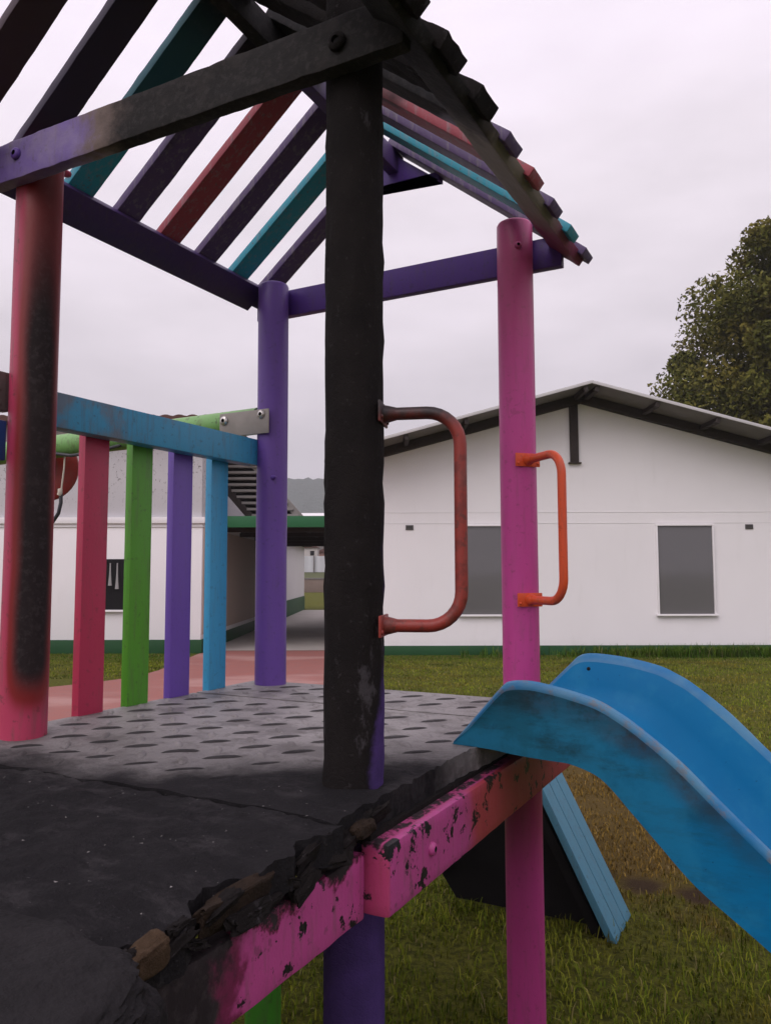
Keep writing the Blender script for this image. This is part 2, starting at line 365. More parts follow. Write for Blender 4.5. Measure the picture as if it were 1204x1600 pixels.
def post(name, x, y, z0, z1, r, mat, parent, rough=0, seed=0):
    prof = [(0, z0), (r*.9, z0), (r, z0+.008)]
    nz_ = 70 if rough else 24
    prof += [(r, z0+.008+(z1-z0-.02)*i/nz_) for i in range(1, nz_+1)]+[(r*.93, z1-.003), (r*.85, z1), (0, z1)]
    n = 40; V, F = [], []
    for j, (rr, z) in enumerate(prof):
        for k in range(n):
            t = 2*math.pi*k/n; q = rr
            if rr > r*.95:
                if rough and z > HD-.02:
                    q += rough*mnoise.noise(Vector((math.cos(t)*2.2, math.sin(t)*2.2, z*24+seed)))+rough*.8*mnoise.noise(Vector((math.cos(t)*6, math.sin(t)*6, z*60)))
                else: q += .0012*mnoise.noise(Vector((math.cos(t), math.sin(t), z*2.2+seed)))
            V.append((q*math.cos(t), q*math.sin(t), z-z0))
    for j in range(len(prof)-1):
        for k in range(n): F.append((j*n+k, j*n+(k+1) % n, (j+1)*n+(k+1) % n, (j+1)*n+k))
    return raw(name, V, F, mat, parent, (x, y, z0), 50)
def poly(name, pts, z, mat, thick=0.0, loc=(0, 0, 0), rz=0.0, parent=None):
    bm = bmesh.new(); f = bm.faces.new([bm.verts.new((p[0], p[1], z)) for p in pts])
    if f.normal.z < 0: f.normal_flip()
    bmesh.ops.triangulate(bm, faces=[f])
    me = bpy.data.meshes.new(name); bm.to_mesh(me); bm.free(); me.materials.append(mat)
    o = bpy.data.objects.new(name, me); o.location = loc; o.rotation_euler = (0, 0, rz); o.scale = (SF, SF, 1) if rz == CR else (1, 1, 1); return link(o, parent)
# campus frame: X to the right, Y ahead of the viewer, both horizontal
def K(x, y, z=0.0): return Vector((CAM.x, CAM.y, 0))+(RH*x+FH*y+Vector((0, 0, z)))*SF

# ------------------------------------------------------------------ the setting: ground, paths, hill
M = Mt('lawn_soil'); M.pos()
c = M.mix(M.noise(.8, 5, .6), (.085, .105, .013), (.155, .140, .022))
c = M.mix(M.math('MULTIPLY', M.step(M.noise(26, 6, .72), .40, .62), .75), c, (.030, .034, .008))
# dry patch beyond the slide, bare earth spots
def spot(p, r, soft):
    d = M.n('ShaderNodeVectorMath', operation='DISTANCE'); M.t.links.new(M._p, d.inputs[0]); d.inputs[1].default_value = p
    return M.step(M.math('ADD', d.outputs['Value'], M.math('MULTIPLY', M.math('SUBTRACT', M.noise(3.2, 6, .65), .5), r*1.1)), r+soft, r-soft)
c = M.mix(M.math('MULTIPLY', spot(K(1.75, 4.9), 1.75, .5), .92), c, M.mix(M.noise(38, 6, .7), (.060, .036, .012), (.17, .115, .038)))
for q, r_ in ((K(1.14, 3.62), .10), (K(1.36, 3.5), .11), (K(1.0, 3.75), .06), (K(1.75, 3.9), .08)):
    c = M.mix(spot(q, r_, .05), c, M.mix(M.noise(60, 5, .7), (.026, .016, .009), (.075, .048, .026)))
M.bump(M.noise(50, 6, .75), .9, .03); m_ground = M.fin(c, .95, .1)
ground = poly('ground', [(-900, -900), (900, -900), (900, 900), (-900, 900)], 0, m_ground); tag(ground, 'lawn and open ground around the playground', 'ground', kind='structure')
M = Mt('red_paving'); M.pos()
mpn = M.n('ShaderNodeMapping'); M.t.links.new(M._p, mpn.inputs[0]); mpn.inputs['Rotation'].default_value = (0, 0, -CR)
bt = M.n('ShaderNodeTexBrick'); M.t.links.new(mpn.outputs[0], bt.inputs[0]); bt.inputs['Scale'].default_value = 5.0; bt.inputs['Mortar Size'].default_value = .012
bt.inputs['Color1'].default_value = (.30, .11, .09, 1); bt.inputs['Color2'].default_value = (.27, .115, .10, 1); bt.inputs['Mortar'].default_value = (.20, .10, .09, 1)
c = M.mix(M.math('MULTIPLY', M.step(M.noise(.55, 4, .5, vec=mpn.outputs[0], stretch=(.6, 1.4, 1)), .48, .62), .6), bt.outputs[0], (.40, .24, .215))
c = M.mix(M.math('MULTIPLY', M.step(M.noise(7, 5, .7), .5, .7), .4), c, (.22, .10, .09))
M.bump(M.noise(40, 4), .2, .01); m_red = M.fin(c, .75, .25)
path = poly('path', [(-9, 9.2), (-4.2, 9.8), (-3.75, 10.25), (-3.42, 10.75), (-3.29, 11.5), (-3.27, 14.4), (-.8, 14.4), (-.75, 7.0), (-9, 5.8)], .006, m_red, loc=K(0, 0), rz=CR)
tag(path, 'red brick paving leading to the covered walkway', 'path', kind='structure')
m_conc = simple('grey_concrete', (.30, .275, .25), (.44, .405, .375), 1.4, .8, .25, 0, .2)
walk = poly('walkway_floor', [(-3.27, 14.4), (-.1, 14.4), (-.1, 29), (-1.0, 30.5), (-3.27, 30.5)], .010, m_conc, loc=K(0, 0), rz=CR); tag(walk, 'grey concrete floor under the canopy', 'walkway', kind='structure')
M = Mt('hill_woods'); M.pos()
c = M.mix(M.noise(.045, 6, .7), (.07, .09, .075), (.11, .13, .11)); M.bump(M.noise(.2, 5, .7), 1, 4); m_hill = M.fin(c, 1, 0)
V, F = [], []; NX, NY = 220, 26
for j in range(NY):
    for i in range(NX):
        X = -420+840*i/(NX-1); Y = 420+20*j
        t = min(1, j/10); h = (t*t*(3-2*t))*(78+9*math.sin(X*.011+1.2)+6*math.sin(X*.031))+ (2.6*mnoise.noise(Vector((X*.16, Y*.16, 0)))+2.2*mnoise.noise(Vector((X*.5, Y*.3, 4))))*(1 if j > 2 else 0)
        if j > 11: h *= max(0, 1-(j-11)*.04)
        V.append((X, Y, h-.5))
for j in range(NY-1):
    for i in range(NX-1): F.append((j*NX+i, j*NX+i+1, (j+1)*NX+i+1, (j+1)*NX+i))
hill = raw('hill', V, F, m_hill, None, K(0, 0), 80); hill.rotation_euler = (0, 0, CR); hill.scale = (SF,)*3; tag(hill, 'wooded blue grey hill on the horizon', 'hill', kind='structure')

# ------------------------------------------------------------------ white gabled building
def wallmat(name, col, dirt=.12):
    M = Mt(name); M.pos()
    c = M.mix(M.noise(.9, 5, .6), sc(col, .94), sc(col, 1.03))
    c = M.mix(M.math('MULTIPLY', M.step(M.noise(2.2, 6, .65, stretch=(3, 3, .5)), .55, .8), dirt), c, (.45, .42, .38))
    c = M.mix(M.math('MULTIPLY', M.step(M.math('ADD', M.Z, M.math('MULTIPLY', M.noise(3, 5), .35)), .55, .2), dirt*1.4), c, (.33, .33, .25))
    M.bump(M.noise(45, 4), .12, .006); return M.fin(c, .7, .25)
m_white = wallmat('white_render', (.81, .785, .79), .10)
m_white2 = wallmat('white_render_old', (.74, .72, .72), .2)
m_plinth = simple('green_plinth_paint', (.010, .055, .018), (.022, .085, .03), 3, .6, .3)
m_brown = simple('dark_brown_timber', (.026, .020, .018), (.055, .044, .040), 6, .7, .25, 0, .3, (1, 1, 6))
m_soffit = simple('soffit_sheet', (.12, .11, .105), (.20, .185, .175), 4, .6, .3)
m_tin = simple('roof_sheet_edge', (.45, .44, .44), (.62, .60, .60), 3, .45, .4)
m_lines = simple('render_joint', (.66, .64, .64), (.76, .74, .74), 3, .8, .1)
M = Mt('window_glass_grey'); M.pos()
c = M.mix(M.noise(1.3, 3), (.115, .111, .115), (.135, .131, .134)); m_glass = M.fin(c, .06, .7)
BX, BY = 3.425, 13.6                                     # ridge line x, facade distance
bld = empty('gabled_building', K(BX, BY, 0), CR)
tag(bld, 'long white building with low gable, brown eaves and two grey windows', 'building')
HWD, DEP, PKZ, SL = 3.52, 12.0, 4.36, .272
def gable_prism(y0, y1, hw, zpk, slope, zb):
    ze = zpk-slope*hw
    V = [(-hw, y0, zb), (hw, y0, zb), (hw, y0, ze), (0, y0, zpk), (-hw, y0, ze)]
    V += [(a, y1, z) for a, _, z in V]
    F = [(0, 1, 2, 3, 4), (9, 8, 7, 6, 5)]+[(i, i+5, (i+1) % 5+5, (i+1) % 5) for i in range(5)]
    return V, F
V, F = gable_prism(0, DEP, HWD, PKZ, SL, 0); wl = raw('wall', V, F, m_white, bld)
box('plinth', (0, -.012, .08), (2*HWD+.03, .03, .16), m_plinth, bld, .003)
box('plinth', (-HWD-.012, DEP/2, .07), (.03, DEP, .14), m_plinth, bld, .003)
for z in (2.262, 2.452): box('joint_line', (0, -.002, z), (2*HWD-.1, .006, .010), m_lines, bld, 0)
for s in (-1, 1):
    d = Vector((s, 0, -SL)).normalized(); nn = Vector((s*SL, 0, 1)).normalized(); ln = (HWD+.45)*math.sqrt(1+SL*SL)+.05
    c0 = Vector((0, 0, PKZ+.015))-d*.05
    M4 = Matrix((d, Vector((0, 1, 0)), nn)).transposed().to_4x4()
    rf = fin('roof_sheet', box_bm((0, 0, 0), (ln, DEP+1.3, .03), .003, M4), m_soffit, bld, c0+d*ln/2+nn*.16+Vector((0, DEP/2-.15, 0)))
    fin('roof_edge', box_bm((0, 0, 0), (ln, .02, .05), .003, M4), m_tin, rf, d*0+nn*.018+Vector((0, -(DEP+1.3)/2-.011, 0)))
    fin('rake_beam', box_bm((0, 0, 0), (ln-.35, .10, .15), .004, M4), m_brown, bld, c0+d*(ln-.35)/2+nn*.068+Vector((0, -.055, 0)))
    for k in range(5):
        q = .12+k*1.03
        fin('purlin_end', box_bm((0, 0, 0), (.07, .72, .09), .004, M4), m_brown, bld, c0+d*q+nn*.098+Vector((0, -.42, 0)))
box('king_post', (-.13, -.03, 3.83), (.145, .055, 1.02), m_brown, bld, .004)
box('king_post_foot', (-.125, -.035, 3.31), (.22, .07, .022), m_brown, bld, .003)
for xl, xr in ((1.289-BX, 2.245-BX), (4.703-BX, 5.65-BX)):
    zb, zt_ = .69, 2.21; xc = (xl+xr)/2
    wdw = box('window', (xc, -.004, (zb+zt_)/2), (xr-xl, .016, zt_-zb), m_glass, bld, 0)
    for dx_, dz_, sx_, sz_ in ((0, (zt_-zb)/2+.014, xr-xl+.05, .028), (0, -(zt_-zb)/2-.016, xr-xl+.10, .032), (-(xr-xl)/2-.012, 0, .024, zt_-zb), ((xr-xl)/2+.012, 0, .024, zt_-zb)):
        box('sill' if sz_ == .032 else 'frame', (dx_, -.022 if sz_ == .032 else -.014, dz_), (sx_, .09 if sz_ == .032 else .06, sz_), m_white, wdw, .003)
m_vent = simple('vent_grey', (.10, .10, .10), (.17, .165, .16), 30, .6)
for X in (.416-BX, 6.304-BX):
    vt = box('vent', (X, -.006, 2.192), (.135, .02, .085), m_vent, bld, .003)
    for k in range(3): box('vent_louvre', (0, -.013, -.024+.024*k), (.115, .01, .010), m_brown, vt, .001)

# ------------------------------------------------------------------ older building on the left, its annex, canopy and stair
old = empty('older_building', K(-3.27, 14.0, 0), CR)
tag(old, 'white two tone building with green plinth, raised ledge and brown tiled eave', 'building')
box('wall', (-4.5, 3.5, 1.15), (9.0, 7.0, 2.3), m_white, old, .004)
M = Mt('peeling_grey_wall'); M.pos()
c = M.mix(M.noise(1.2, 5), (.50, .49, .51), (.60, .585, .60))
pk = M.math('MULTIPLY', M.step(M.noise(15, 6, .75, stretch=(1.4, 1.4, 1)), .585, .63), M.step(M.Z, 2.7, 3.4))
c = M.mix(pk, c, (.13, .12, .12)); M.bump(M.noise(30, 4), .2, .01); m_peel = M.fin(c, .75, .2)
box('upper_wall', (-4.53, 3.53, 3.27), (9.0, 6.94, 1.74), m_peel, old, .004)
box('ledge', (-4.48, 3.48, 2.355), (9.06, 7.06, .11), m_white, old, .008)
box('ledge_shadow_line', (-4.49, 3.49, 2.245), (9.02, 7.02, .018), m_lines, old, .002)
box('downpipe', (-1.05, .03, 3.27), (.025, .03, 1.7), m_lines, old, .004)
box('plinth', (-4.49, 3.49, .12), (9.03, 7.03, .24), m_plinth, old, .004)
wdw = box('window', (-1.46, -.005, 1.215), (.50, .02, .90), m_hole, old, 0)
box('sill', (0, -.03, -.465), (.58, .08, .035), m_white, wdw, .003)
m_curt = simple('white_cloth', (.22, .21, .21), (.36, .35, .34), 20, .9)
for X, l in ((-.155, .40), (-.03, .46)):
    V = []; F = []
    for j in range(9):
        for k in range(8):
            t = 2*math.pi*k/8; rr = .012+.022*(j/8)**2*(1+.3*math.sin(3*t)); V.append((X+rr*math.cos(t), -.03+rr*.4*math.sin(t), .38-l*j/8))
    for j in range(8):
        for k in range(8): F.append((j*8+k, j*8+(k+1) % 8, (j+1)*8+(k+1) % 8, (j+1)*8+k))
    raw('curtain_tie', V, F, m_curt, wdw, smooth=50)
m_tile = simple('brown_clay_tile', (.065, .030, .024), (.13, .06, .048), 5, .8)
V, F = [], []; nxt = 200
for i in range(nxt+1):
    X = -9.2+9.6*i/nxt
    zz = .035*abs(math.sin(X*math.pi/.24))
    for (Y, z) in ((-.35, 4.10), (-.35, 4.17+zz), (3.5, 4.24+zz), (7.4, 4.15+zz), (7.4, 4.08), (-.35, 4.10)): V.append((X, Y, z))
for i in range(nxt):
    for k in range(5): F.append((i*6+k, i*6+k+1, (i+1)*6+k+1, (i+1)*6+k))
F.append(tuple(range(5))); F.append(tuple(range(nxt*6+4, nxt*6-1, -1)))
raw('roof', V, F, m_tile, old, smooth=50)
ann = empty('annex_building', K(-3.2, 24.0, 0), CR)
tag(ann, 'plain white block beyond the covered walkway with green base', 'building')
box('wall', (-3.5, 3.5, 1.22), (7, 7, 2.44), m_white2, ann, .004); box('plinth', (-3.49, 3.49, .27), (7.03, 7.03, .54), m_plinth, ann, .004); box('roof', (-3.4, 3.4, 2.50), (7.4, 7.5, .08), m_brown, ann, .004)
m_beige = wallmat('beige_render', (.50, .40, .34), .3)
box('side_wall', (.006, 3.52, 1.28), (.03, 6.9, 1.9), m_beige, old, .003)
# canopy
m_cgreen = simple('green_fascia', (.012, .10, .035), (.022, .14, .05), 2, .5, .35)
m_slab = simple('slab_underside', (.05, .045, .038), (.09, .08, .07), 3, .8)
can = empty('walkway_canopy', K(-1.6, 14.5, 2.25), CR)
tag(can, 'flat canopy with green fascia bridging the gap between buildings', 'canopy')
box('fascia', (-.0, 0, .11), (3.32, .05, .21), m_cgreen, can, .004)
box('slab', (.0, 4.8, .15), (3.3, 9.4, .10), m_slab, can, .004)
for k in range(5): box('cross_beam', (0, 1.0+k*2.0, .035), (3.28, .14, .13), m_brown, can, .004)
for X in (-1.2, -.1, 1.0): box('joist', (X, 4.8, .075), (.09, 9.2, .05), m_brown, can, .003)
for X in (-1.55, 1.45): box('column', (X, 9.2, -1.125), (.12, .12, 2.25), m_brown, can, .006)
# stair on the canopy roof
m_tread = simple('stair_tread_concrete', (.22, .205, .19), (.32, .30, .28), 5, .8); m_riser = simple('dark_riser', (.018, .016, .016), (.035, .03, .03), 6, .8)
st = empty('outdoor_staircase', K(-1.9, 15.6, 2.45), CR)
tag(st, 'open concrete stair rising to the left above the green canopy', 'staircase')
nst = 11
for k in range(nst):
    X = -.105*k; Z = .10+.125*k; Y = .02*k
    tr = box('tread', (X-.28, Y, Z), (.92, .30, .05), m_tread, st, .004)
    box('riser', (0, .135, -.055), (.90, .02, .07), m_riser, tr, .002)
for dx_ in (-.765, .20):
    bar('stringer', (dx_+.06, -.10, 0.0), (dx_-.105*nst, .12, .125*nst+.0), (0, 0, 1), .14, .05, m_tread if dx_ > 0 else m_brown, st, .004)
# far things seen through the gap
m_bank = simple('earth_bank', (.16, .12, .10), (.24, .18, .15), 2, .9); m_hedge = simple('bank_grass', (.05, .06, .02), (.09, .10, .035), 1.5, .95)
rw = empty('retaining_wall', K(-6, 60, 0), CR); tag(rw, 'low brown retaining wall across the far field', 'wall'); box('wall', (0, 0, .5), (40, .5, 1.0), m_bank, rw, .01); box('coping', (0, .02, 1.04), (40, .62, .1), m_soffit, rw, .01)
bank = poly('bank', [(-26, 60.3), (14, 60.3), (14, 68), (-26, 68)], 0, m_hedge, loc=K(0, 0, 1.0), rz=CR)
for v in bank.data.vertices:
    if v.co.y > 64: v.co.z += .75
tag(bank, 'green grassy bank above the brown wall', 'bank', kind='structure')
m_fence = simple('pale_fence_sheet', (.42, .43, .45), (.58, .59, .60), 1.2, .6, stretch=(7, 7, 1))
fe = empty('sheet_fence', K(-6, 66, 1.55), CR); tag(fe, 'pale corrugated sheet fence along the grassy bank', 'fence')
V, F = [], []
for i in range(241):
    X = -12+24*i/240; V += [(X, .03*math.sin(X*9), 0), (X, .03*math.sin(X*9), 1.35)]
for i in range(240): F.append((2*i, 2*i+2, 2*i+3, 2*i+1))
pn = raw('panel', V, F, m_fence, fe, smooth=60)
for k in range(9): box('post', (-12+3*k, -.08, .7), (.09, .09, 1.5), m_soffit, fe, .005)
shed = empty('pale_roofed_hall', K(-12.6, 120, 0), CR); tag(shed, 'far hall with broad pale roof below the wooded hill', 'building')
box('wall', (0, 5, 5), (16, 10, 10.0), m_soffit, shed, .02); bm = box_bm((0, 0, 0), (17, 12, .5), .05); fin('roof', bm, m_white2, shed, (0, 5, 10.6), rot=(math.radians(7), 0, 0))
cols = [(.45, .42, .40), (.30, .16, .12), (.55, .52, .50), (.35, .33, .33), (.42, .30, .24)]
vill = [(-8.3, 88, 4.3, .9), (-6.9, 92, 3.9, 1.1), (-10.2, 95, 5.2, 1.0), (-5.3, 90, 3.6, .9), (-11.8, 90, 4.2, 1.0)]
desc = ['beige', 'brick red', 'off white', 'grey', 'tan']
for i, (X, Y, z, s) in enumerate(vill):
    h = empty('far_house', K(X, Y, 0), CR); tag(h, 'tiny %s village house far beyond the pale fence' % desc[i], 'house', 'village houses beyond the fence')
    mm = simple('house_wall_'+desc[i].replace(' ', '_'), sc(cols[i], .85), cols[i], 1); box('wall', (0, 0, z/2), (1.7*s, 2, z), mm, h, .02)
    V = [(-1*s, -1.2, z), (1*s, -1.2, z), (0, -1.2, z+.6), (-1*s, 1.2, z), (1*s, 1.2, z), (0, 1.2, z+.6)]
    raw('roof', V, [(0, 1, 2), (5, 4, 3), (0, 2, 5, 3), (1, 4, 5, 2), (0, 3, 4, 1)], m_tile, h)
    box('window', (.2*s, -1.01, z-.6), (.45, .04, .5), m_hole, h, 0)

# ------------------------------------------------------------------ tree behind the gabled building
M = Mt('leaf_foliage'); g = M.n('ShaderNodeNewGeometry'); M.pos()
c = M.mix(g.outputs['Random Per Island'], (.085, .095, .018), (.150, .140, .030))
c = M.mix(M.step(M.noise(.55, 3), .42, .66), c, (.165, .135, .030)); c = M.mix(M.math('MULTIPLY', M.step(M.noise(.8, 3), .55, .35), .45), c, (.035, .050, .014))
m_leaf = M.fin(c, .8, .05)
m_bark = simple('bark', (.04, .032, .026), (.085, .07, .06), 6, .95, .1, 0, .6, (1, 1, .3))
def tree(name, loc, H, RX, RZ, zc, nclump, nleaf, leaf, seed, label, group=None):
    rnd = np.random.RandomState(seed); root = empty(name, loc, CR); tag(root, label, 'tree', group)
    V, F = tube_pts([(0, 0, -.2), (.1, 0, H*.2), (-.1, .1, H*.45), (.05, 0, H*.8)], [.34, .27, .19, .05], 12)
    off = 0; centers = []
    for k in range(nclump):
        while True:
            p = rnd.uniform(-1, 1, 3)
            rr = (p**2).sum()**.5
            if .35 < rr < 1: break
        p = np.array([p[0]*RX, p[1]*RX, zc+p[2]*RZ]); top = (p[2]-zc)/RZ
        p[:2] *= (1-.30*max(0, top)**1.6); centers.append(p)
        if k % 3 == 0:
            a = Vector((0, 0, max(1.5, min(H*.7, p[2]-1.5)))); b = Vector(p); mid = (a+b)/2+Vector((0, 0, .25))
            v2, f2 = tube_pts([a, mid, b], [.10, .06, .015], 6); o = len(V); V += v2; F += [tuple(i+o for i in ff) for ff in f2]
    raw('trunk', [tuple(v) for v in V], F, m_bark, root, smooth=60)
    P = []
    for p in centers:
        n = int(nleaf*rnd.uniform(.6, 1.35)); R_ = rnd.uniform(.45, 1.2)*RX*.24
        d = rnd.normal(size=(n, 3)); d /= np.linalg.norm(d, axis=1)[:, None]; q = d*(rnd.uniform(0, 1, n)**.45)[:, None]*R_*np.array([1, 1, .72])
        P.append(p+q)
    P = np.concatenate(P); n = len(P)
    a = rnd.normal(size=(n, 3)); a /= np.linalg.norm(a, axis=1)[:, None]; b = np.cross(a, rnd.normal(size=(n, 3))); b /= np.linalg.norm(b, axis=1)[:, None]
    s = (leaf*rnd.uniform(.6, 1.4, n))[:, None]
    quad = np.stack([P-a*s, P+b*s*.5, P+a*s, P-b*s*.5], 1).reshape(-1, 3)
    me = bpy.data.meshes.new('crown'); me.vertices.add(4*n); me.vertices.foreach_set('co', quad.ravel())
    me.loops.add(4*n); me.loops.foreach_set('vertex_index', np.arange(4*n)); me.polygons.add(n); me.polygons.foreach_set('loop_start', np.arange(n)*4)
    me.update(calc_edges=True); me.materials.append(m_leaf); link(bpy.data.objects.new('crown', me), root); return root
tree('broadleaf_tree', K(16.1, 27, 0), 14.6, 5.7, 6.9, 8.0, 190, 1150, .085, 4, 'tall bushy green tree rising behind the gabled roof')

# ------------------------------------------------------------------ lawn blades (stuff)
def blades(name, pts, hmin, hmax, wid, mat, seed):
    rnd = np.random.RandomState(seed); n = len(pts); P = np.zeros((n, 3)); P[:, :2] = pts
    h = rnd.uniform(hmin, hmax, n)*rnd.uniform(.55, 1.15, n); az = rnd.uniform(0, 2*np.pi, n); lean = rnd.uniform(.1, .95, n)*h
    wd = wid*rnd.uniform(.6, 1.3, n); sx = np.stack([-np.sin(az), np.cos(az), np.zeros(n)], 1); dr = np.stack([np.cos(az), np.sin(az), np.zeros(n)], 1)
    z = np.array([0, 0, 1.0])
    A = P-sx*wd[:, None]/2; B = P+sx*wd[:, None]/2
    C1 = P+dr*(lean*.35)[:, None]+z*(h*.6)[:, None]; D = P+dr*lean[:, None]+z*(h*.97-lean*.25)[:, None]
    Cl = C1-sx*wd[:, None]*.38; Cr = C1+sx*wd[:, None]*.38
    v = np.stack([A, B, Cr, Cl, D], 1).reshape(-1, 3); base = np.arange(n)*5
    li = np.stack([base, base+1, base+2, base+3, base+3, base+2, base+4], 1).ravel()
    me = bpy.data.meshes.new(name); me.vertices.add(5*n); me.vertices.foreach_set('co', v.ravel()); me.loops.add(7*n); me.loops.foreach_set('vertex_index', li)
    ls = np.stack([np.arange(n)*7, np.arange(n)*7+4], 1).ravel(); me.polygons.add(2*n); me.polygons.foreach_set('loop_start', ls)
    me.update(calc_edges=True); me.materials.append(mat); o = bpy.data.objects.new(name, me); return link(o)
M = Mt('grass_blade'); g = M.n('ShaderNodeNewGeometry'); M.pos()
c = M.mix(g.outputs['Random Per Island'], (.080, .13, .011), (.235, .245, .028))
c = M.mix(M.math('MULTIPLY', M.step(M.noise(1.7, 4, .6), .50, .60), .75), c, (.022, .042, .007))
c = M.mix(M.math('MULTIPLY', M.step(M.noise(.75, 4, .6), .50, .62), .5), c, (.20, .135, .026))
c = M.mix(M.math('MULTIPLY', M.step(M.noise(2.6, 4, .6), .57, .66), .8), c, (.22, .25, .03))
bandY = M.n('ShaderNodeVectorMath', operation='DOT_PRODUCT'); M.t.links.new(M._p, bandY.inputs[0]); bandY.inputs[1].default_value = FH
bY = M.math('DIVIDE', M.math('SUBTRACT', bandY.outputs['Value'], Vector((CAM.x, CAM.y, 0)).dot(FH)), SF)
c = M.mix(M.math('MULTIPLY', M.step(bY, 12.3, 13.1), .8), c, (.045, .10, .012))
c = M.mix(M.math('MULTIPLY', spot(K(1.75, 4.9), 1.75, .5), .92), c, M.mix(g.outputs['Random Per Island'], (.050, .028, .008), (.33, .20, .045)))
c = M.mix(M.math('MULTIPLY', M.step(g.outputs['Random Per Island'], .93, .97), .7), c, (.24, .19, .10))
m_grass = M.fin(c, .85, .03)
rnd = np.random.RandomState(3)
def camp_pts(n, x0, x1, y0, y1):
    X = rnd.uniform(x0, x1, n); Y = rnd.uniform(y0, y1, n); return X, Y
def toworld(X, Y): return np.stack([CAM.x+(RH.x*X+FH.x*Y)*SF, CAM.y+(RH.y*X+FH.y*Y)*SF], 1)
PTS = []
X, Y = camp_pts(95000, -1.6, 3.4, 2.3, 6.2); k = np.array([mnoise.noise(Vector((a*2.2, b*2.2, 0))) for a, b in zip(X, Y)])
k = k+.12; dry = np.hypot(X-1.75, Y-4.9) < 1.5
keep = (rnd.uniform(-.75, .4, len(X)) < k) & ~(dry & (rnd.uniform(0, 1, len(X)) < .2))
for (a, b, r_) in ((1.14, 3.62, .10), (1.36, 3.5, .11)): keep &= ~((np.hypot(X-a, Y-b) < r_) & (rnd.uniform(0, 1, len(X)) < .92))
lawn = blades('grass', toworld(X[keep], Y[keep]), .012, .042, .0055, m_grass, 1); tag(lawn, 'short patchy lawn grass in front of the tower', 'grass', kind='stuff')
X, Y = camp_pts(90000, -4.5, 9, 6.2, 13.5)
keep = ~((X > -3.35) & (X < -.72) & (Y > 6)) & ~((X <= -3.2) & (Y < 10.0)) & ~((X < -2.9) & (Y < 11))
keep |= (X < -3.32) & (Y > 10.9)
X2, Y2 = camp_pts(9000, -6.2, -3.35, 10.6, 13.95)
lawn2 = blades('grass', np.concatenate([toworld(X[keep], Y[keep]), toworld(X2, Y2)]), .015, .040, .011, m_grass, 2); tag(lawn2, 'lawn stretching from the slide to the white building', 'grass', kind='stuff')
X, Y = [], []
for _ in range(520):
    a = rnd.normal(5.6, 1.0) if rnd.rand() < .8 else rnd.uniform(1.2, 8.5); b = rnd.uniform(13.1, 13.5); n = rnd.randint(8, 20)
    X += list(a+rnd.normal(0, .05, n)); Y += list(b+rnd.normal(0, .04, n))
wd = blades('weeds', toworld(np.array(X), np.array(Y)), .08, .27, .012, m_grass, 5); tag(wd, 'taller weeds along the foot of the white wall', 'weeds', kind='stuff')
X, Y = [], []
for _ in range(230):
    a, b = rnd.uniform(-.5, 1.6), rnd.uniform(2.5, 3.7); n = rnd.randint(5, 16)
    if math.hypot(a-1.25, b-3.55) < .3: continue
    X += list(a+rnd.normal(0, .025, n)); Y += list(b+rnd.normal(0, .025, n))
tf = blades('grass_tufts', toworld(np.array(X), np.array(Y)), .035, .085, .005, m_grass, 6); tag(tf, 'longer grass tufts under and beside the tower', 'grass', kind='stuff')

# ------------------------------------------------------------------ the play tower
T = empty('play_tower', (0, 0, 0)); tag(T, 'fire damaged wooden play tower with slatted gable roof, railing and blue slide', 'play tower')
R_ = .0632; A_, B_, C_, D_ = (-.525, -.573), (-.525, .573), (.525, -.573), (.525, .573)
ZT = HD+1.646; BH = .112
pa = post('post', *A_, -.3, HD+1.66, R_, m_postA, T, seed=1); pa['label'] = 'pink post with a long burnt black stripe'
pb = post('post', *B_, -.3, HD+1.651, R_, m_purpost, T, seed=2); pb['label'] = 'purple round post'
pc = post('post', *C_, -.3, HD+1.78, R_+.001, m_postC, T, rough=.0042, seed=3); pc['label'] = 'fully charred black post'
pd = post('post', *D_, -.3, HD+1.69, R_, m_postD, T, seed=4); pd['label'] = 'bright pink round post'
post('post', -.026, -.137, -.3, HD-.058, .051, m_leggreen, T, seed=12)['label'] = 'green support leg under the deck'
for x_ in (-.525, .525): post('post', x_, -1.78, -.3, HD-.06, R_, m_char, T, seed=8)
def bolt(parent, p, d, r=.016, mat=m_bolt, hole=True, depth=.010):
    """domed bolt head with a socket, axis d"""
    d = Vector(d).normalized(); q = d.to_track_quat('Z', 'Y').to_matrix().to_4x4()
    V, F = [], []; n = 16; prof = [(r, 0), (r*.97, depth*.5), (r*.75, depth*.9), (r*.42, depth), (r*.36, depth*.35), (0, depth*.3)] if hole else [(r, 0), (r*.95, depth*.45), (r*.6, depth*.9), (0, depth)]
    for a, z in prof:
        for k in range(n): V.append(q @ Vector((a*math.cos(2*math.pi*k/n), a*math.sin(2*math.pi*k/n), z)))
    mi = []
    for j in range(len(prof)-1):
        for k in range(n): F.append((j*n+k, j*n+(k+1) % n, (j+1)*n+(k+1) % n, (j+1)*n+k)); mi.append(1 if hole and j >= 3 else 0)
    return raw('bolt', V, F, [mat, m_hole], parent, Vector(p)-parent.location, 50, mi)
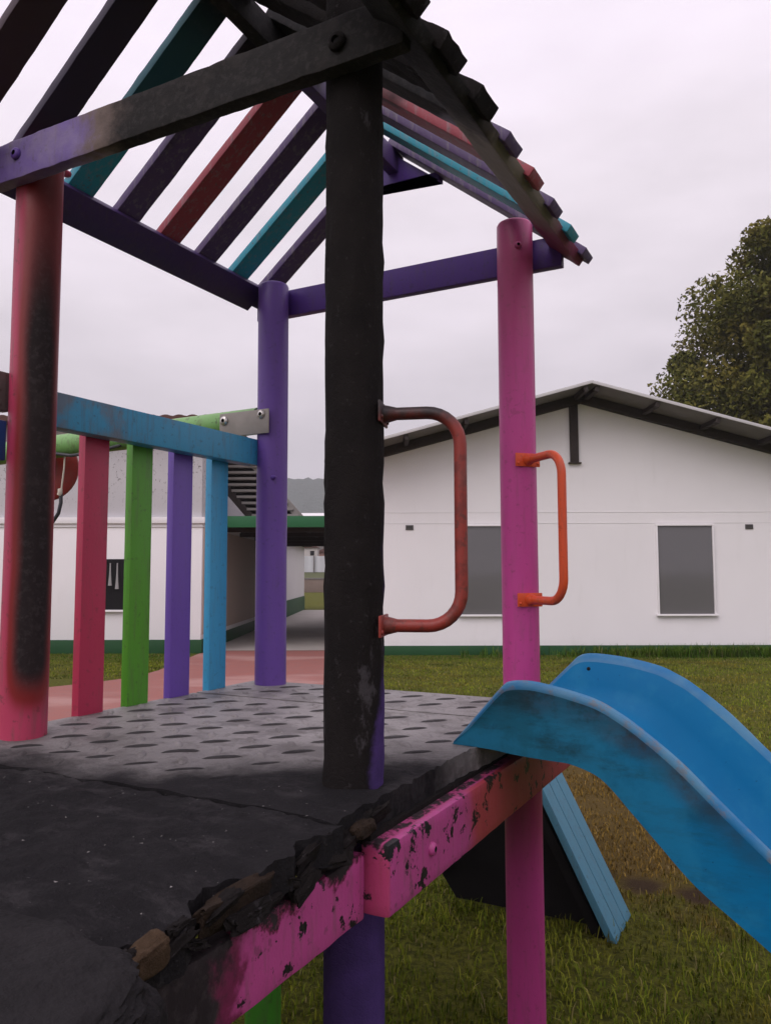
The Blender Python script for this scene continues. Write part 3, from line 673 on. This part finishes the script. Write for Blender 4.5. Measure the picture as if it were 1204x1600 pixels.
# roof beams
ac = bar('roof_beam', (-.72, -.657, ZT-BH/2), (.70, -.657, ZT-BH/2), (0, 0, 1), BH, .04, m_beamAC, T, .005, .0022, 3, 6); ac['label'] = 'front roof beam, purple at one end and burnt black at the other'
SLP = .80; NR = Vector((SLP, 0, 1)).normalized()
def eave(uin, uout, v0, v1, t_, mat, sgn, am, sd):
    zi = ZT+(.588-uin)*SLP; zo = ZT+(.588-uout)*SLP; n_ = Vector((sgn*SLP, 0, 1)).normalized()*t_/2
    c_ = Vector((sgn*(uin+uout)/2, 0, (zi+zo)/2))+n_; wv = Vector((sgn*(uout-uin), 0, zo-zi))
    return bar('roof_beam', c_+Vector((0, v0, 0)), c_+Vector((0, v1, 0)), wv, wv.length, t_, mat, T, .004, am, sd, 6)
ab = eave(.588, .680, -.95, .60, .030, m_purple_d, -1, 0, 1)
bdm = bar('roof_beam', (-.66, .657, ZT-BH/2), (.675, .657, ZT-BH/2), (0, 0, 1), BH, .038, m_purple, T, .005)
cdb = eave(.630, .725, -.95, .69, .034, m_beamCD, 1, .0025, 5); cdb['label'] = 'burnt eave beam worn to bare wood'
bolt(ac, (-.492, -.679, HD+1.602), (0, -1, 0), .017, m_purple); bolt(ac, (.544, -.681, HD+1.583), (0, -1, 0), .022, m_char)
bolt(pd, (D_[0]+.03, D_[1]-.0556, HD+1.585), (.5, -.88, 0), .013, m_postD); bolt(pb, (-.487, .522, HD+.83), (.90, -.15, 0), .010, m_purple, False, .020)
bolt(pa, (-.49, -.52, HD+1.62), (.6, .8, 0), .011, m_postA, False, .02)
# ridge and gable gusset
ZR = ZT+.588*SLP+.022
rb = bar('ridge_beam', (0, -.95, ZR-.052), (0, .70, ZR-.052), (0, 0, 1), .085, .046, paint('ridge_paint', (.09, .05, .18), .5, .3, roofchar, (.03, .02, .03)), T, .004, .0015, 2, 5)
for yv, mm, nm in ((.668, m_purple, None), (-.90, m_char, None)):
    zb = ZR-.135
    V = [(-.17, 0, zb), (.20, 0, zb), (.20, 0, ZR-.2*SLP-.01), (.02, 0, ZR-.03), (-.02, 0, ZR-.03), (-.17, 0, ZR-.17*SLP-.01)]
    V = [(a, s*.019, z-zb) for s in (-1, 1) for a, _, z in V]; F = [(0, 1, 2, 3, 4, 5), (11, 10, 9, 8, 7, 6)]+[(i, i+6, (i+1) % 6+6, (i+1) % 6) for i in range(6)]
    raw('gable_gusset', V, F, mm, T, (0, yv, zb))
# slats: lower edges on the eave beams, upper ends on the ridge
order = ['plum', 'purple', 'cyan', 'purple', 'red', 'purple', 'cyan', 'purple']
for k in range(8):
    v0 = -.818+.2025*k; vc = v0+.052
    burnt = k < 4
    for s in (-1, 1):
        ue = .690 if s < 0 else .765
        hi = (s*.006, vc, ZR+.022); lo = (s*ue, vc, ZR+.022-(ue-.006)*SLP)
        am = (.004 if (s > 0 and k < 3) else .0014) if burnt else .0006
        mm = m_slat[order[k]]
        if s > 0 and k < 3: mm = m_char
        sl_ = bar('roof_slat', hi, lo, (0, 1, 0), .101 if not (s > 0 and k < 3) else .108, .028 if not (s > 0 and k < 3) else .040, mm, T, .003, am, k*2.3+s, 6)
# deck
def deck_panel(name, u0, u1, v0, v1, z, th, mat, parent, edgef, zf, nu=70, nv=60, lugs=None):
    V, F, mi = [], [], []
    for j in range(nv+1):
        v = v0+(v1-v0)*j/nv; e1 = edgef(v)
        for i in range(nu+1):
            t = i/nu; u = u0+(e1-u0)*t; V.append((u, v, z+zf(u, v)))
    W = nu+1
    for j in range(nv):
        for i in range(nu): F.append((j*W+i, j*W+i+1, (j+1)*W+i+1, (j+1)*W+i)); mi.append(0)
    # skirt
    loop = [(0, i) for i in range(nu)]+[(j, nu) for j in range(nv)]+[(nv, i) for i in range(nu, 0, -1)]+[(j, 0) for j in range(nv, 0, -1)]
    idx = [j*W+i for j, i in loop]; b0 = len(V); rows = 4
    for r in range(1, rows+1):
        for q in idx:
            p = V[q]; wob = .004*mnoise.noise(Vector((p[0]*30, p[1]*34, r*2.1)))*min(1, abs(edgef(p[1])-u1)*200+.4)
            V.append((p[0]+wob, p[1], p[2]-(th*r/rows)))
    n = len(idx)
    for r in range(rows):
        for k in range(n):
            a = idx[k] if r == 0 else b0+(r-1)*n+k; b = idx[(k+1) % n] if r == 0 else b0+(r-1)*n+(k+1) % n
            c_ = b0+r*n+(k+1) % n; d_ = b0+r*n+k; F.append((a, d_, c_, b)); mi.append(0)
    F.append(tuple(b0+(rows-1)*n+k for k in range(n-1, -1, -1))); mi.append(0)
    if lugs:
        p = .093
        for a in range(-30, 31):
            for b in range(-30, 31):
                x, y = (a-b)*p*.7071, (a+b)*p*.7071
                if not (u0+.04 < x < edgef(min(max(y, v0), v1))-.045 and v0+.04 < y < v1-.04): continue
                if any(math.hypot(x-q[0], y-q[1]) < .085 for q in (A_, B_, C_, D_)): continue
                fade = lugs(x, y)
                if fade <= .05 or random.random() > fade*1.3: continue
                alt = (a+b) % 2; ang = math.radians(45 if alt == 0 else 135)+random.uniform(-.06, .06); l = .046*random.uniform(.88, 1.1); w_ = .0125*random.uniform(.8, 1.15)
                ca, sa = math.cos(ang), math.sin(ang); zz = z+zf(x, y)-.0008; o = len(V); N = 10
                for lev, (fr, h) in enumerate(((1, 0), (.72, .0042*fade), (.3, .0058*fade))):
                    for k in range(N):
                        t = 2*math.pi*k/N; lx = l*math.cos(t)*fr; ly = w_*math.sin(t)*abs(math.sin(t))**.35*fr
                        V.append((x+lx*ca-ly*sa, y+lx*sa+ly*ca, zz+h))
                zq = False
                for lev in range(2):
                    for k in range(N): F.append((o+lev*N+k, o+lev*N+(k+1) % N, o+(lev+1)*N+(k+1) % N, o+(lev+1)*N+k)); mi.append(1 if alt == 0 or (lev == 0 and zq) else 0)
                F.append(tuple(o+2*N+k for k in range(N))); mi.append(1 if alt == 0 else 0)
    return raw(name, V, F, [mat, m_lug], parent, (0, 0, 0), 40, mi)
EU = .640
def e_back(v): return EU+.002*mnoise.noise(Vector((v*20, 0, 1)))
def e_mid(v): return EU-.012*max(0, min(1, (-.02-v)/.2))+(.004+.010*max(0, min(1, (.05-v)/.4)))*mnoise.noise(Vector((v*26, 3, 1)))
def e_near(v):
    bite = .05*math.exp(-((v+1.13)/.07)**2)+.04*math.exp(-((v+1.33)/.06)**2)+.02*math.exp(-((v+.93)/.04)**2)
    return EU+.004-bite+.016*mnoise.noise(Vector((v*21, 9, 1)))+.008*mnoise.noise(Vector((v*60, 9, 1)))
def z_flat(u, v): return .0012*mnoise.noise(Vector((u*5, v*5, 0)))
def z_mid(u, v): return .0012*mnoise.noise(Vector((u*5, v*5, 0)))+.006*max(0, min(1, (-.35-v)/.3))*mnoise.noise(Vector((u*12, v*12, 2)))+(.006*mnoise.noise(Vector((u*30, v*30, 5))) if u > .58 and v < -.1 else 0)
def z_near(u, v):
    return .007*mnoise.noise(Vector((u*9, v*9, 2)))+.005*mnoise.noise(Vector((u*26, v*26, 7)))+.003*mnoise.noise(Vector((u*60, v*60, 7)))-.03*max(0, min(1, (u-.52)/.12))*max(0, min(1, (-.95-v)/.2))
d1 = deck_panel('deck_panel', -EU, EU, .266, .64, HD, .055, m_deck, T, e_back, z_flat, 40, 12, lambda x, y: 1.0)
d2 = deck_panel('deck_panel', -EU, EU, -.812, .248, HD, .058, m_deck, T, e_mid, z_mid, 110, 90, lambda x, y: max(0, min(1, (y+.92-.45*max(0, min(1, x/.6)))/.30)))
d3 = deck_panel('deck_panel', -EU, EU+.004, -1.90, -.822, HD-.002, .055, m_deck, T, e_near, z_near, 130, 130); d3['label'] = 'burnt black deck sheet with broken melted edge'
box('deck_joist', (0, .257, HD-.075), (1.2, .06, .03), m_hole, T, .003); box('deck_joist', (0, -.817, HD-.075), (1.2, .06, .03), m_hole, T, .003)
# melted curled sheet at the near corner
def lump(name, loc, size, mat, parent, seed, rot=(0, 0, 0), amp=.22, sub=4):
    bm = bmesh.new(); bmesh.ops.create_icosphere(bm, subdivisions=sub, radius=1)
    for v in bm.verts:
        p = v.co.copy(); q = Vector([math.copysign(abs(c_)**.55, c_) for c_ in p]); n = (mnoise.noise(p*11+Vector((seed, 0, 0)))*.022+mnoise.noise(p*30)*.012 if sub > 4 else 0)+mnoise.noise(p*1.7+Vector((seed, 0, 0)))*amp+mnoise.noise(p*5+Vector((seed, 0, 0)))*amp*.4
        q = q*(1+n); v.co = Vector((q.x*size[0], q.y*size[1], q.z*size[2]))
    return fin(name, bm, mat, parent, loc, 40, rot)
ms = lump('melted_sheet', (.585, -1.635, HD-.012), (.27, .235, .085), m_melt, d3, 41, (0, .12, .35), .10, 6); ms['label'] = 'dark grey lump of melted deck sheet'
lump('exposed_core', (.628, -1.10, HD-.040), (.012, .085, .026), m_core, d3, 2, (0, .3, 0))
lump('exposed_core', (.634, -1.285, HD-.040), (.016, .036, .023), simple('exposed_tan_core', (.022, .013, .008), (.105, .068, .042), 70, .9, .1, 0, .9), d3, 9, (.1, .2, .1))
lump('exposed_core', (.636, -.735, HD-.035), (.016, .034, .014), m_core, d2, 11)
for i in range(22):
    v_ = -1.44+.036*i+random.uniform(-.01, .01); lump('burnt_crust', (.632+random.uniform(-.008, .010), v_, HD-.055+random.uniform(-.014, .028)), (random.uniform(.005, .011), random.uniform(.022, .05), random.uniform(.006, .016)), m_char, d3, 20+i, (random.uniform(-.4, .4), random.uniform(-.4, .4), random.uniform(-.15, .15)), .5)
# deck beams
bl_ = bar('deck_beam', (.606, -1.86, HD-.146), (.606, -.716, HD-.146), (0, 0, 1), .122, .05, m_beamL, T, .006, .0022, 4, 6); bl_['label'] = 'pink deck beam burnt black towards one end'
br = bar('deck_beam', (.649, -.712, HD-.134), (.649, .70, HD-.134), (0, 0, 1), .134, .062, m_beamR, T, .009, .0012, 6, 6); br['label'] = 'pink deck beam with flaked black chips'
lump('paint_shard', (.648, -1.375, HD-.075), (.012, .05, .010), m_beamL, bl_, 31).location -= bl_.location
bar('deck_beam', (-.606, -1.86, HD-.13), (-.606, .63, HD-.13), (0, 0, 1), .14, .05, m_purple_d, T, .006)
bar('deck_beam', (-.62, .651, HD-.13), (.62, .651, HD-.13), (0, 0, 1), .14, .05, m_purple_d, T, .006)
bolt(br, (.680, -.52, HD-.13), (1, 0, 0), .014, m_beamR)
box('packing_strip', (.612, -.005, HD-.066), (.052, 1.40, .020), m_char, T, .003)
# ash specks on the burnt deck
V, F = [], []
for i in range(260):
    x = random.uniform(-.3, .62); y = random.uniform(-1.5, -.5)
    if y > -.85+.45*max(0, x): continue
    s = random.uniform(.0006, .0020)*(1.6 if random.random() < .1 else 1); z = HD+z_near(x, y)+.001; o = len(V)
    q = [Vector((random.gauss(0, s), random.gauss(0, s), abs(random.gauss(0, s*.7)))) for _ in range(4)]
    V += [(x+p.x, y+p.y, z+p.z) for p in q]; F += [(o, o+1, o+2), (o, o+2, o+3), (o, o+3, o+1), (o+1, o+3, o+2)]
tag(raw('ash_flakes', V, F, m_ash, None), 'pale ash flakes scattered on the burnt black deck', 'ash', kind='stuff')
# railing
ry0, ry1 = -.515, .515
rl = bar('rail', (-.592, -.50, HD+.933), (-.592, .545, HD+.938), (0, 0, 1), .108, .06, m_rail, T, .006)
for (v0, v1, mm, lb) in ((-.300, -.200, m_pink, 'pink picket'), (-.098, -.002, m_green, 'green picket'), (.103, .205, m_violet, 'violet picket'), (.312, .412, m_cyan, 'cyan picket')):
    p = box('picket', (-.637, (v0+v1)/2, HD+.375), (.030, v1-v0, 1.05), mm, T, .003); p['label'] = lb
gp = bar('rail', (-.60, -1.0, HD+.957), (-.60, -.60, HD+.957), (0, 0, 1), .112, .035, m_greyplank, T, .006); gp['label'] = 'grey weathered rail plank'
bar('rail', (-.612, -1.0, HD+.82), (-.612, -.60, HD+.82), (0, 0, 1), .115, .03, m_bluepl, T, .006)['label'] = 'blue lower rail plank'
# green side log on its bracket
lg = tube('side_log', [(-.60, .585, HD+1.083), (-1.2, .585, HD+1.078), (-2.6, .585, HD+1.06)], .056, m_greenlog, T, 28); lg['label'] = 'round green log bolted beside the purple post'
pl = box('bracket', (-.612, .495, HD+1.058), (.25, .006, .100), m_plate, T, .002); pl['label'] = 'grey steel bracket plate'
bolt(pl, (-.712, .492, HD+1.077), (0, -1, 0), .020); bolt(pl, (-.522, .492, HD+1.087), (0, -1, 0), .018)
post('post', -2.6, .585, -.3, HD+1.12, R_, m_greenlog, T, seed=6)
# grab handles
def handle(ctr, d, reach, z0, z1, mat, z_tilt=0.0, pw=.047):
    d = Vector((d[0], d[1], 0)).normalized(); c0 = Vector((ctr[0], ctr[1], 0)); rr = .014; R = .072; pts = []
    a = c0+d*(R_-.005); e = c0+d*reach
    pts.append(a+Vector((0, 0, z1))); pts.append(a+d*.02+Vector((0, 0, z1)))
    for k in range(9):
        t = math.pi/2*k/8; pts.append(e+d*(-R+R*math.sin(t))+Vector((0, 0, z1-R+R*math.cos(t))))
    for k in range(1, 6): pts.append(e+Vector((0, 0, z1-R-(z1-z0-2*R)*k/6)))
    for k in range(9):
        t = math.pi/2*k/8; pts.append(e+d*(-R+R*math.cos(t))+Vector((0, 0, z0+R-R*math.sin(t))))
    pts.append(a+d*.02+Vector((0, 0, z0))); pts.append(a+Vector((0, 0, z0)))
    h = tube('handle', pts, rr, mat, T, 18)
    s = Vector((-d.y, d.x, 0))
    for z in (z0, z1):
        M4 = Matrix((d, s, Vector((0, 0, 1)))).transposed().to_4x4()
        fl = fin('flange', box_bm((0, 0, 0), (.006, pw*2, .046), .002, M4), mat, h, c0+d*(R_+.001)+Vector((0, 0, z)))
        V, F = tube_pts([c0+d*(R_+.002)+Vector((0, 0, z)), c0+d*(R_+.012)+Vector((0, 0, z)), c0+d*(R_+.03)+Vector((0, 0, z))], [.021, .019, .0145], 16)
        raw('collar', V, F, mat, h, smooth=60)
        for q in (-.8, .8): bolt(h, c0+d*(R_+.004)+s*pw*q+Vector((0, 0, z-.012)), d, .005, mat, False, .004)
    return h
hc = handle(C_, (.95, .31), .232, HD+.330, HD+.789, m_handC); hc['label'] = 'dark rusty red grab handle'
hd = handle(D_, (.744, -.669), .270, HD+.352, HD+.828, m_handD); hd['label'] = 'bright orange grab handle'
# slide
near = [(.575, .012, .569, .001), (.64, .085, .62, .0), (.70, .152, .68, -.003), (.725, .168, .72, -.008), (.77, .172, .77, -.012), (.814, .167, .827, -.015), (.875, .155, .875, -.018), (.938, .138, .93, -.035), (.99, .112, .965, -.06),
        (1.04, .079, 1.01, -.108), (1.122, .015, 1.07, -.172), (1.2, -.06, 1.15, -.255), (1.303, -.157, 1.26, -.338), (1.45, -.285, 1.41, -.455), (1.65, -.45, 1.61, -.62), (1.9, -.60, 1.87, -.77), (2.12, -.74, 2.10, -.91), (2.38, -.84, 2.37, -1.03), (2.70, -.87, 2.70, -1.07)]
far = [(.60, .012), (.66, .08), (.735, .155), (.765, .183), (.80, .193), (.86, .191), (.93, .182), (1.005, .165), (1.05, .145), (1.092, .121), (1.175, .057), (1.235, 0), (1.292, -.058), (1.45, -.21), (1.65, -.40), (1.9, -.57), (2.12, -.72), (2.38, -.82), (2.70, -.85)]
ctl = np.array([n_+f_ for n_, f_ in zip(near, far)])
def catmull(P, sub):
    o = []
    for i in range(len(P)-1):
        p0, p1, p2, p3 = P[max(i-1, 0)], P[i], P[i+1], P[min(i+2, len(P)-1)]
        for k in range(sub):
            t = k/sub; o.append(.5*((2*p1)+(-p0+p2)*t+(2*p0-5*p1+4*p2-p3)*t*t+(-p0+3*p1-3*p2+p3)*t**3))
    o.append(P[-1]); return np.array(o)
st_ = catmull(ctl, 5); VN, VF = -.139, .415
V, F, mi = [], [], []
for (ut, zt_, ub, zb, uf, zf_) in st_:
    hn = max(.008, zt_-zb); hf = max(.008, zf_-zb); kn = min(1, hn/.06); kf = min(1, hf/.06)
    bed = min(.030, hn*.4)
    def pt(v, side, dz_top=None, dz_bot=None):
        U, Z, H = (ut, zt_, hn) if side == 'n' else (uf, zf_, hf)
        if dz_top is not None: z = Z+dz_top
        else: z = zb+dz_bot
        t = max(0, min(1, (z-zb)/H)); return (ub+(U-ub)*t, v, HD+z)
    sec = [pt(VN, 'n', dz_bot=0), pt(VN-.001, 'n', dz_bot=hn*.45), pt(VN-.001, 'n', dz_top=-.026*kn), pt(VN-.003, 'n', dz_top=-.020*kn), pt(VN-.004, 'n', dz_top=-.010*kn), pt(VN-.000, 'n', dz_top=-.002*kn), pt(VN+.010, 'n', dz_top=.002*kn), pt(VN+.022, 'n', dz_top=-.003*kn), pt(VN+.030, 'n', dz_top=-.018*kn),
           pt(VN+.038, 'n', dz_bot=bed+(hn-bed)*.5), pt(VN+.050, 'n', dz_bot=bed+(hn-bed)*.18), pt(VN+.078, 'n', dz_bot=bed+(hn-bed)*.04), pt(VN+.14, 'n', dz_bot=bed)]
    sec += [pt(VF-.14, 'n', dz_bot=bed), pt(VF-.085, 'f', dz_bot=bed+(hf-bed)*.05), pt(VF-.058, 'f', dz_bot=bed+(hf-bed)*.2), pt(VF-.042, 'f', dz_bot=bed+(hf-bed)*.5), pt(VF-.032, 'f', dz_top=-.022*kf), pt(VF-.022, 'f', dz_top=-.004*kf), pt(VF-.010, 'f', dz_top=.002*kf), pt(VF+.006, 'f', dz_top=-.002*kf), pt(VF+.010, 'f', dz_top=-.014*kf), pt(VF, 'f', dz_top=-.024*kf), pt(VF, 'f', dz_bot=0)]
    V += sec
ns = len(sec)
for i in range(len(st_)-1):
    for k in range(ns):
        F.append((i*ns+k, i*ns+(k+1) % ns, (i+1)*ns+(k+1) % ns, (i+1)*ns+k)); mi.append(1 if k in (3, 4, 5, 6, 7, 17, 18, 19, 20) else 0)
F.append(tuple(range(ns-1, -1, -1))); F.append(tuple(range((len(st_)-1)*ns, len(st_)*ns))); mi += [0, 0]
sl_o = raw('slide', V, F, [m_slide, m_rim], T, smooth=38, mi=mi); sl_o['label'] = 'moulded blue plastic slide with raised sides'
bolt(sl_o, (.80, VF-.034, HD+.15), (0, -1, 0), .006, m_hole, False, .004)

# ------------------------------------------------------------------ A-frame climber behind the tower
af = empty('climbing_frame', (CAM.x+(.34-CAM.x)*SF, CAM.y+(1.21-CAM.y)*SF, 0)); af.scale = (SF,)*3; tag(af, 'low dark triangular climbing frame with sloping pale blue planks', 'climbing frame')
m_ramp = paint('pale_blue_planks', (.075, .22, .31), .6, .2)
ft, tp = Vector((.372, 0, -.02)), Vector((-.045, 0, .80))
d = (tp-ft); nrm_ = Vector((d.z, 0, -d.x)).normalized()
for k in range(3):
    y = -.148+.098*(k+.5)
    bar('plank', ft+Vector((0, y, 0)), tp+Vector((0, y, 0)), (0, 1, 0), .093, .03, m_ramp, af, .003)
m_dk = simple('dark_board', (.006, .006, .006), (.014, .012, .012), 7, .85, .12)  # near-black tone of the frame's rails and front board
for y in (-.10, .10): bar('side_rail', ft+Vector((-.055, y, .0)), tp+Vector((-.055, y, -.02)), (0, 1, 0), .05, .04, m_dk, af, .003)
bar('side_rail', (-.40, -.10, .14), (-.05, -.10, .78), (0, 1, 0), .09, .04, m_dk, af, .003); bar('side_rail', (-.40, .12, .14), (-.05, .12, .78), (0, 1, 0), .09, .04, m_dk, af, .003)
V = [(-.375, 0, .12), (-.30, 0, .02), (.30, 0, .02), (-.02, 0, .74)]; V = [(a, s*.012, z) for s in (-1, 1) for a, _, z in V]
raw('gable_board', V, [(0, 1, 2, 3), (7, 6, 5, 4)]+[(i, i+4, (i+1) % 4+4, (i+1) % 4) for i in range(4)], m_dk, af, (0, -.06, 0))

# ------------------------------------------------------------------ red disc hanging from the green log
sw = empty('hanging_disc', (-2.02, .66, HD+.985)); tag(sw, 'round red plastic disc tied with cord under the green log', 'disc')
m_redp = paint('red_plastic', (.21, .020, .014), .45, .3)
V, F = [], []; n = 40; prof = [(0, -.010), (.10, -.014), (.150, -.02), (.172, -.012), (.176, 0), (.170, .014), (.146, .02), (0, .02)]
q = Vector((.62, -.78, 0)).normalized(); q = q.to_track_quat('Z', 'Y').to_matrix()
for a, z in prof:
    for k in range(n): V.append(q @ Vector((a*math.cos(2*math.pi*k/n), a*math.sin(2*math.pi*k/n), -z)))
for j in range(len(prof)-1):
    for k in range(n): F.append((j*n+k, j*n+(k+1) % n, (j+1)*n+(k+1) % n, (j+1)*n+k))
raw('disc', V, F, m_redp, sw, smooth=50)
m_rope = simple('pale_cord', (.45, .40, .32), (.62, .57, .48), 80, .9); m_hose = simple('dark_hose', (.03, .03, .035), (.06, .06, .07), 30, .6)
OFS = Vector((.20, 0, -.15))
def lp(P): return [Vector(p)+OFS for p in P]
tube('cord', lp([(.08, -.10, .22), (.082, -.105, .12), (.075, -.11, .03), (.07, -.11, -.01)]), .004, m_rope, sw, 8)
tube('hose', lp([(.07, -.11, 0), (.075, -.112, -.05), (.06, -.112, -.10), (.02, -.11, -.14), (-.05, -.10, -.155)]), .009, m_hose, sw, 10)
tube('cord', lp([(.07, -.115, .015), (.075, -.118, .0), (.068, -.118, -.012)]), .011, m_rope, sw, 10)
cb = tube('cable', lp([(-.02, -.12, .20), (.15, -.125, .172), (.30, -.125, .176), (.46, -.11, .20)]), .008, m_hose, sw, 8)

# ------------------------------------------------------------------ damp evening air
hm = bpy.data.materials.new('air'); hm.use_nodes = True; t = hm.node_tree; t.nodes.clear()
ho = t.nodes.new('ShaderNodeOutputMaterial'); hv = t.nodes.new('ShaderNodeVolumePrincipled'); t.links.new(hv.outputs[0], ho.inputs['Volume'])
hv.inputs['Color'].default_value = (.93, .93, .97, 1); hv.inputs['Density'].default_value = .0007
hz = fin('haze', box_bm((0, 0, 79.0), (2900, 2900, 160), 0), hm, None, smooth=None); tag(hz, 'thin damp haze fading the far hill', 'haze', kind='stuff')
